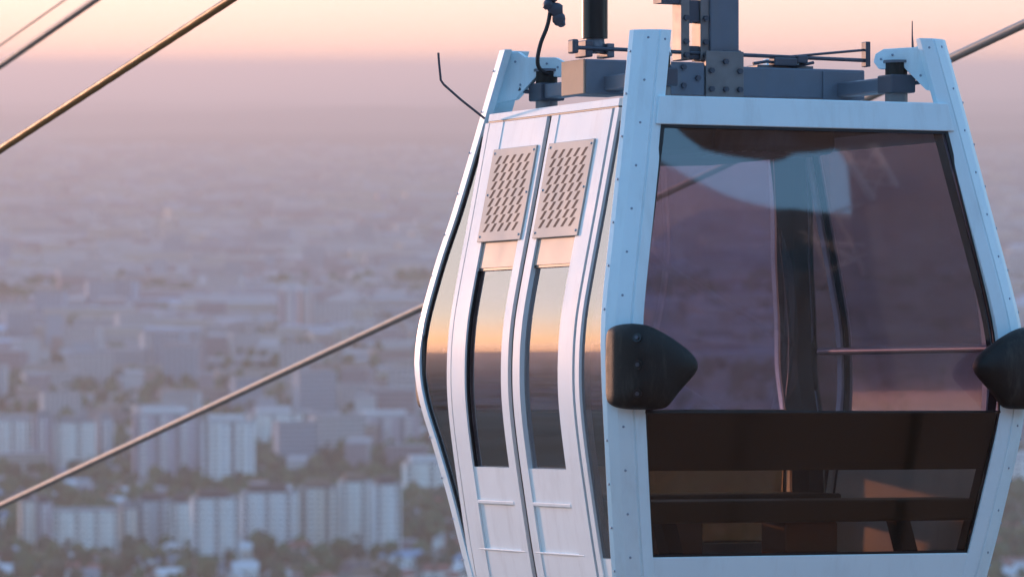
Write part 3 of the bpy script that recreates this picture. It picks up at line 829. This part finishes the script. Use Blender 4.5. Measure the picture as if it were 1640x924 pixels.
# generic mid-rise blocks and houses, each its own thing, then the rest as one mass
cr = random.Random(21)
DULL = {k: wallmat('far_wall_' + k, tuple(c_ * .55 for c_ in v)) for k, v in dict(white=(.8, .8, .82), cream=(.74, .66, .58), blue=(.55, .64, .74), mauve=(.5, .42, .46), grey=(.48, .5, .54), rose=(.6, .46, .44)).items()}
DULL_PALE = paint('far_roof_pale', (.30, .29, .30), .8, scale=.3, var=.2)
def block_mesh(name, w, d, h, wall, roof, cols, pitched=False, W=None):
    W = W or WALL
    parts = []
    m = MB().box(-w / 2, w / 2, -d / 2, d / 2, 0, h); me = mesh_from('wall', m.v, m.f); me.materials.append(W[wall]); parts.append(('wall', me))
    m = MB()
    if pitched:
        o = .5; m.add([(-w / 2 - o, -d / 2 - o, h), (w / 2 + o, -d / 2 - o, h), (w / 2 + o, d / 2 + o, h), (-w / 2 - o, d / 2 + o, h), (-w / 2 - o, 0, h + d * .32), (w / 2 + o, 0, h + d * .32)],
                      [(0, 1, 5, 4), (2, 3, 4, 5), (0, 4, 3), (1, 2, 5), (0, 3, 2, 1)])
    else: m.box(-w / 2 - .3, w / 2 + .3, -d / 2 - .3, d / 2 + .3, h + .004, h + .7)
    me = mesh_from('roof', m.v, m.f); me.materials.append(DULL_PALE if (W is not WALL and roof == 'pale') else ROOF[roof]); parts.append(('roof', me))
    fl = max(1, int(h / 3.0)); cw = w / cols; m = MB()
    for k in range(cols):
        cx = -w / 2 + cw * (k + .5)
        for f in range(fl): m.box(cx - cw * .25, cx + cw * .25, -d / 2 - .05, -d / 2 + .02, f * 3.0 + .9, f * 3.0 + 2.3)
    me = mesh_from('windows', m.v, m.f); me.materials.append(M['pane']); parts.append(('window', me))
    return parts
def place(parts, name, loc, yaw, sc, label, cat, group):
    ro = empty(name, loc); ro.rotation_euler.z = yaw; ro.scale = (sc, sc, sc)
    tag(ro, label, cat, group)
    for n, me in parts:
        o = bpy.data.objects.new(n, me); C.objects.link(o); o.parent = ro
        if n == 'window': o['kind'] = 'stuff'
    return ro
taken = []
def free(p, r):
    for q, s in taken:
        if (p.x - q.x) ** 2 + (p.y - q.y) ** 2 < (r + s) ** 2: return False
    taken.append((p, r)); return True
for o in list(C.objects):
    if o.name.startswith(('apartment_block', 'tower_crane')): taken.append((Vector((o.location.x, o.location.y)), 22))
HOUSE = [(('house', block_mesh('h', 11, 9, 4.5, w, r, 4, True)), w, r) for w, r in (('white', 'red'), ('cream', 'brown'), ('white', 'blue'), ('cream', 'pale'), ('rose', 'red'), ('grey', 'grey'), ('white', 'pale'), ('rose', 'brown'))]
cname = {'white': 'white', 'cream': 'cream', 'rose': 'rose', 'grey': 'grey', 'blue': 'pale blue', 'mauve': 'mauve'}
def visible_px(a, b):
    return cr.uniform(a, b)
n = 0
for i in range(1200):
    if n >= 150: break
    py = 936 - 150 * cr.random() ** 1.6
    px = cr.uniform(-20, 760) if cr.random() < .82 else cr.uniform(1520, 1660)
    p = ground_px(px, py); q = Vector((p.x, p.y))
    if not free(q, 8): continue
    (nm, pr), w, r = cr.choice(HOUSE)
    yw = cr.uniform(-.6, .6) + (math.pi / 2 if cr.random() < .4 else 0); sc_ = cr.uniform(.85, 1.35)
    lk = ('tiny', 'small', 'larger')[min(2, int((sc_ - .85) / .167))] + f' {cname[w]} house'
    tn = 'gable end towards the cabin' if abs(yw) > 1.2 else ('eaves towards the cabin' if abs(yw) < .3 else 'turned aslant to the cabin')
    place(pr, 'house', (p.x, p.y, 0), yw, sc_, f'{lk} with a {r} pitched roof, {tn}', 'house', f'{lk}s with {r} roofs, {tn}')
    n += 1
MID = []
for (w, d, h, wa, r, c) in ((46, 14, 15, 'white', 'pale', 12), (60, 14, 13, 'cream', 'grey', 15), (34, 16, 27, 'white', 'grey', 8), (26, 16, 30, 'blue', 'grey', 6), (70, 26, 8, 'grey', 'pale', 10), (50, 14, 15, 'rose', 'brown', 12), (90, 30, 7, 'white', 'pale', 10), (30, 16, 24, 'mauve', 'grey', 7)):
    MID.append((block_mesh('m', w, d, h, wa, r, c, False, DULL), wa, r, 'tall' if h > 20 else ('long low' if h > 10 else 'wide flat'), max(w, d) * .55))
n = 0
for i in range(3000):
    if n >= 280: break
    py = 860 - 470 * cr.random() ** .8
    px = cr.uniform(-30, 820) if cr.random() < .85 else cr.uniform(1480, 1670)
    p = ground_px(px, py); q = Vector((p.x, p.y))
    k = cr.choice(MID)
    if py > 600 and k[3] == 'wide flat' and px < 700: continue
    if py > 770 and (k[3] == 'tall' or px < 680): continue
    if 760 >= py > 640 and px < 500 and cr.random() < .6: continue
    if not free(q, k[4]): continue
    yw = cr.choice((0, 0, math.pi / 2, .3, -.3)) + cr.uniform(-.08, .08); sc_ = cr.uniform(.8, 1.25)
    zone = 'beyond the lone twin towers' if p.y > 5200 else ('behind the second apartment row' if p.y > 3600 else 'beside the apartment rows')
    tn = 'end-on' if yw > 1.2 else ('square-on' if abs(yw) < .1 else ('turned towards the sunset' if yw > 0 else 'turned from the sunset'))
    lk = ('small' if sc_ < .95 else ('big' if sc_ > 1.1 else 'middling')) + f' {k[3]} {cname[k[1]]}'
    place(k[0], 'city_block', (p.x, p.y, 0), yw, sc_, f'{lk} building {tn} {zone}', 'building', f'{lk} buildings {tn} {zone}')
    n += 1

# the rest of the roofs, too many and too faint to count
def mass(name, items, mats, kindlabel):
    V = np.array([v for it in items for v in it[0]], dtype=np.float32)
    fl, mi = [], []; base = 0
    for vs_, fs_, m_ in items:
        for f in fs_: fl.append(tuple(i + base for i in f)); mi.append(m_)
        base += len(vs_)
    me = bpy.data.meshes.new(name); me.from_pydata([tuple(map(float, v)) for v in V], [], fl)
    for m_ in mats: me.materials.append(m_)
    me.polygons.foreach_set('material_index', mi); me.update()
    o = bpy.data.objects.new(name, me); C.objects.link(o)
    return tag(o, *kindlabel, kind='stuff')
items = []
mats = [DULL['white'], DULL['cream'], DULL['grey'], DULL['mauve'], DULL_PALE, ROOF['red'], ROOF['grey'], ROOF['brown'], ROOF['blue']]
def rbox(cx, cy, w, d, h, yaw, wm, rm):
    c, s = math.cos(yaw), math.sin(yaw); q = [(-w / 2, -d / 2), (w / 2, -d / 2), (w / 2, d / 2), (-w / 2, d / 2)]
    b = [(cx + x * c - y * s, cy + x * s + y * c) for x, y in q]
    vs_ = [(x, y, 0) for x, y in b] + [(x, y, h) for x, y in b]
    items.append((vs_, [(0, 1, 5, 4), (1, 2, 6, 5), (2, 3, 7, 6), (3, 0, 4, 7)], wm)); items.append((vs_[4:], [(0, 1, 2, 3)], rm))
for i in range(15000):
    dist = 2750 * (18000 / 2750) ** (cr.random() ** .75)
    x = cr.uniform(-.118, .118) * dist
    p = Vector((x, dist))
    dens = .5 + .5 * math.sin(x * .004 + math.sin(dist * .0021) * 2) * math.sin(dist * .003 + x * .0017)
    if cr.random() > .25 + dens: continue
    if dist < 5600 and not free(p, 9): continue
    big = cr.random() < (.0 if dist < 4600 else .30)
    sc_ = cr.uniform(1, 1.6)
    if big: rbox(x, dist, cr.uniform(35, 130), cr.uniform(14, 40), cr.uniform(7, 22), cr.choice((0, 1.57)) + cr.uniform(-.2, .2), cr.randrange(4), cr.choice((4, 4, 6, 4, 8)))
    else: rbox(x, dist, 13 * sc_, 10 * sc_, cr.uniform(4, 8), cr.uniform(-1.5, 1.5), cr.randrange(4), cr.choice((5, 4, 6, 7, 8, 4)))
for i in range(2600):
    dist = 2300 * (9000 / 2300) ** cr.random(); a_ = R(cr.uniform(-66, -46)); sc_ = cr.uniform(1, 2.2)
    if cr.random() < .25: rbox(dist * math.sin(a_), dist * math.cos(a_), cr.uniform(20, 70), 16, cr.uniform(12, 38), a_ + cr.uniform(-.5, .5), cr.randrange(4), cr.choice((4, 6)))
    else: rbox(dist * math.sin(a_), dist * math.cos(a_), 13 * sc_, 10 * sc_, cr.uniform(4, 8), cr.uniform(-1.5, 1.5), cr.randrange(4), cr.choice((5, 4, 6, 7)))
mass('distant_roofs', items, mats, ('mass of faint low roofs spreading over the hazy plain', 'city'))

# ------------------------------------------------------------------ trees
def leafmat(name, col):
    m = paint(name, col, .8, var=.45, scale=.5, spec=.15); return m
LEAF = [leafmat('leaf_green', (.035, .085, .035)), leafmat('leaf_dark', (.022, .055, .032)), leafmat('leaf_olive', (.06, .095, .04))]
M['bark'] = paint('bark', (.06, .045, .035), .9)
def tree_meshes(seed, h, w, mat):
    r = random.Random(seed); m = MB()
    m.tube([(0, 0, 0), (r.uniform(-.2, .2), 0, h * .3), (r.uniform(-.4, .4), .2, h * .62)], [.28, .2, .1], 6)
    for k in range(4):
        a = k * 1.57 + r.random(); m.tube([(0, 0, h * .28), (math.cos(a) * w * .28, math.sin(a) * w * .28, h * .6)], [.11, .04], 5)
    tr = mesh_from('trunk', m.v, m.f); tr.materials.append(M['bark'])
    m = MB(); cl_ = []
    for k in range(9):
        a = r.uniform(0, 6.28); rr = w * .5 * math.sqrt(r.random()) * .75; cl_.append((math.cos(a) * rr, math.sin(a) * rr, h * r.uniform(.38, .88), w * r.uniform(.16, .27)))
    for cx, cy, cz, cr_ in cl_:
        for k in range(46):
            d = Vector((r.gauss(0, 1), r.gauss(0, 1), r.gauss(0, 1))).normalized() * cr_ * r.uniform(.6, 1.08)
            c = Vector((cx, cy, cz)) + d; s = r.uniform(.35, .7) * w / 8
            t = (d.normalized() + Vector((r.gauss(0, .5), r.gauss(0, .5), r.gauss(0, .5)))).normalized()
            u = t.orthogonal().normalized(); v = t.cross(u); ro_ = r.uniform(0, 6.28); u, v = u * math.cos(ro_) + v * math.sin(ro_), v * math.cos(ro_) - u * math.sin(ro_)
            m.add([c + u * s, c + v * s * .6, c - u * s, c - v * s * .6], [(0, 1, 2, 3)])
    me = bpy.data.meshes.new('crown'); me.from_pydata([tuple(v) for v in m.v], [], m.f); me.materials.append(mat); me.update()
    return [('trunk', tr), ('crown', me)]
TREES = [(tree_meshes(1, 11, 8, LEAF[0]), 'mid green spreading', 'tree'), (tree_meshes(2, 14, 7, LEAF[1]), 'dark green tall', 'tree'), (tree_meshes(3, 9, 8.5, LEAF[2]), 'olive rounded', 'tree'),
         (tree_meshes(4, 16, 5, LEAF[1]), 'dark slim poplar', 'tree')]
n = 0
for i in range(2600):
    if n >= 290: break
    py = 934 - 210 * cr.random() ** 1.5
    px = cr.uniform(-20, 780) if cr.random() < .75 else cr.uniform(1540, 1665)
    p = ground_px(px, py); q = Vector((p.x, p.y))
    if not free(q, 3.0): continue
    t_, look, _ = cr.choice(TREES)
    sc_ = cr.uniform(.75, 1.3); zone = 'at the foot of the near apartment row' if p.y < 2900 else ('between the two apartment rows' if p.y < 3350 else 'around the second apartment row')
    lk = ('little' if sc_ < .93 else ('large' if sc_ > 1.12 else 'mid-sized')) + ' ' + look
    ro = place(t_, 'tree', (p.x, p.y, 0), cr.uniform(0, 6.28), sc_, f'{lk} tree {zone}', 'tree', f'{lk} trees {zone}')
    n += 1
# woods and street trees further out, one mass
items = []
bm = bmesh.new(); bmesh.ops.create_icosphere(bm, subdivisions=1, radius=1); iv = [v.co.copy() for v in bm.verts]; jf = [tuple(v.index for v in f.verts) for f in bm.faces]; bm.free()
for i in range(12500):
    dist = 2760 * (6500 / 2760) ** (cr.random() ** .9) if i < 9000 else cr.uniform(2690, 3700); x = cr.uniform(-.118, .118) * dist
    if dist < 5600 and any(abs(x - q.x) < s_ * .7 and abs(dist - q.y) < s_ * .7 for q, s_ in taken[:24]): continue
    g = math.sin(x * .006 + 1.3) * math.sin(dist * .0042 + x * .002)
    if cr.random() > .5 + .5 * g: continue
    rr = cr.uniform(3, 6.5) * (1 if dist < 6000 else 1.7); zz = rr * cr.uniform(.9, 1.4)
    items.append(([(x + v.x * rr * cr.uniform(.7, 1.2), dist + v.y * rr * cr.uniform(.7, 1.2), zz * .95 + v.z * zz * cr.uniform(.8, 1.2)) for v in iv], jf, cr.randrange(3)))
for i in range(2500):
    dist = 2300 * (8000 / 2300) ** cr.random(); a_ = R(cr.uniform(-66, -46)); x, y_ = dist * math.sin(a_), dist * math.cos(a_); rr = cr.uniform(4, 8)
    items.append(([(x + v.x * rr * cr.uniform(.7, 1.2), y_ + v.y * rr * cr.uniform(.7, 1.2), rr + v.z * rr * cr.uniform(.8, 1.2)) for v in iv], jf, cr.randrange(3)))
mass('distant_trees', items, LEAF, ('mass of distant street trees between the faint roofs', 'trees'))

# ------------------------------------------------------------------ haze
HAZE_TOP = max(max(h for _, h in far_c), max(h for _, h in near_c)) + 24
hz = MB().box(-43000, 43000, -5000, 90000, -3, HAZE_TOP).build('haze', None)
m = bpy.data.materials.new('haze_air'); m.use_nodes = True; nt = m.node_tree
nt.nodes.remove(nt.nodes['Principled BSDF'])
pv = nt.nodes.new('ShaderNodeVolumePrincipled')
pv.inputs['Color'].default_value = (.97, .775, .69, 1); pv.inputs['Density'].default_value = .000084; pv.inputs['Anisotropy'].default_value = .45
nt.links.new(pv.outputs[0], nt.nodes['Material Output'].inputs['Volume'])
hz.data.materials.append(m)
tag(hz, 'lavender evening haze filling the air over the city', 'haze', kind='stuff')
print('haze top', HAZE_TOP)
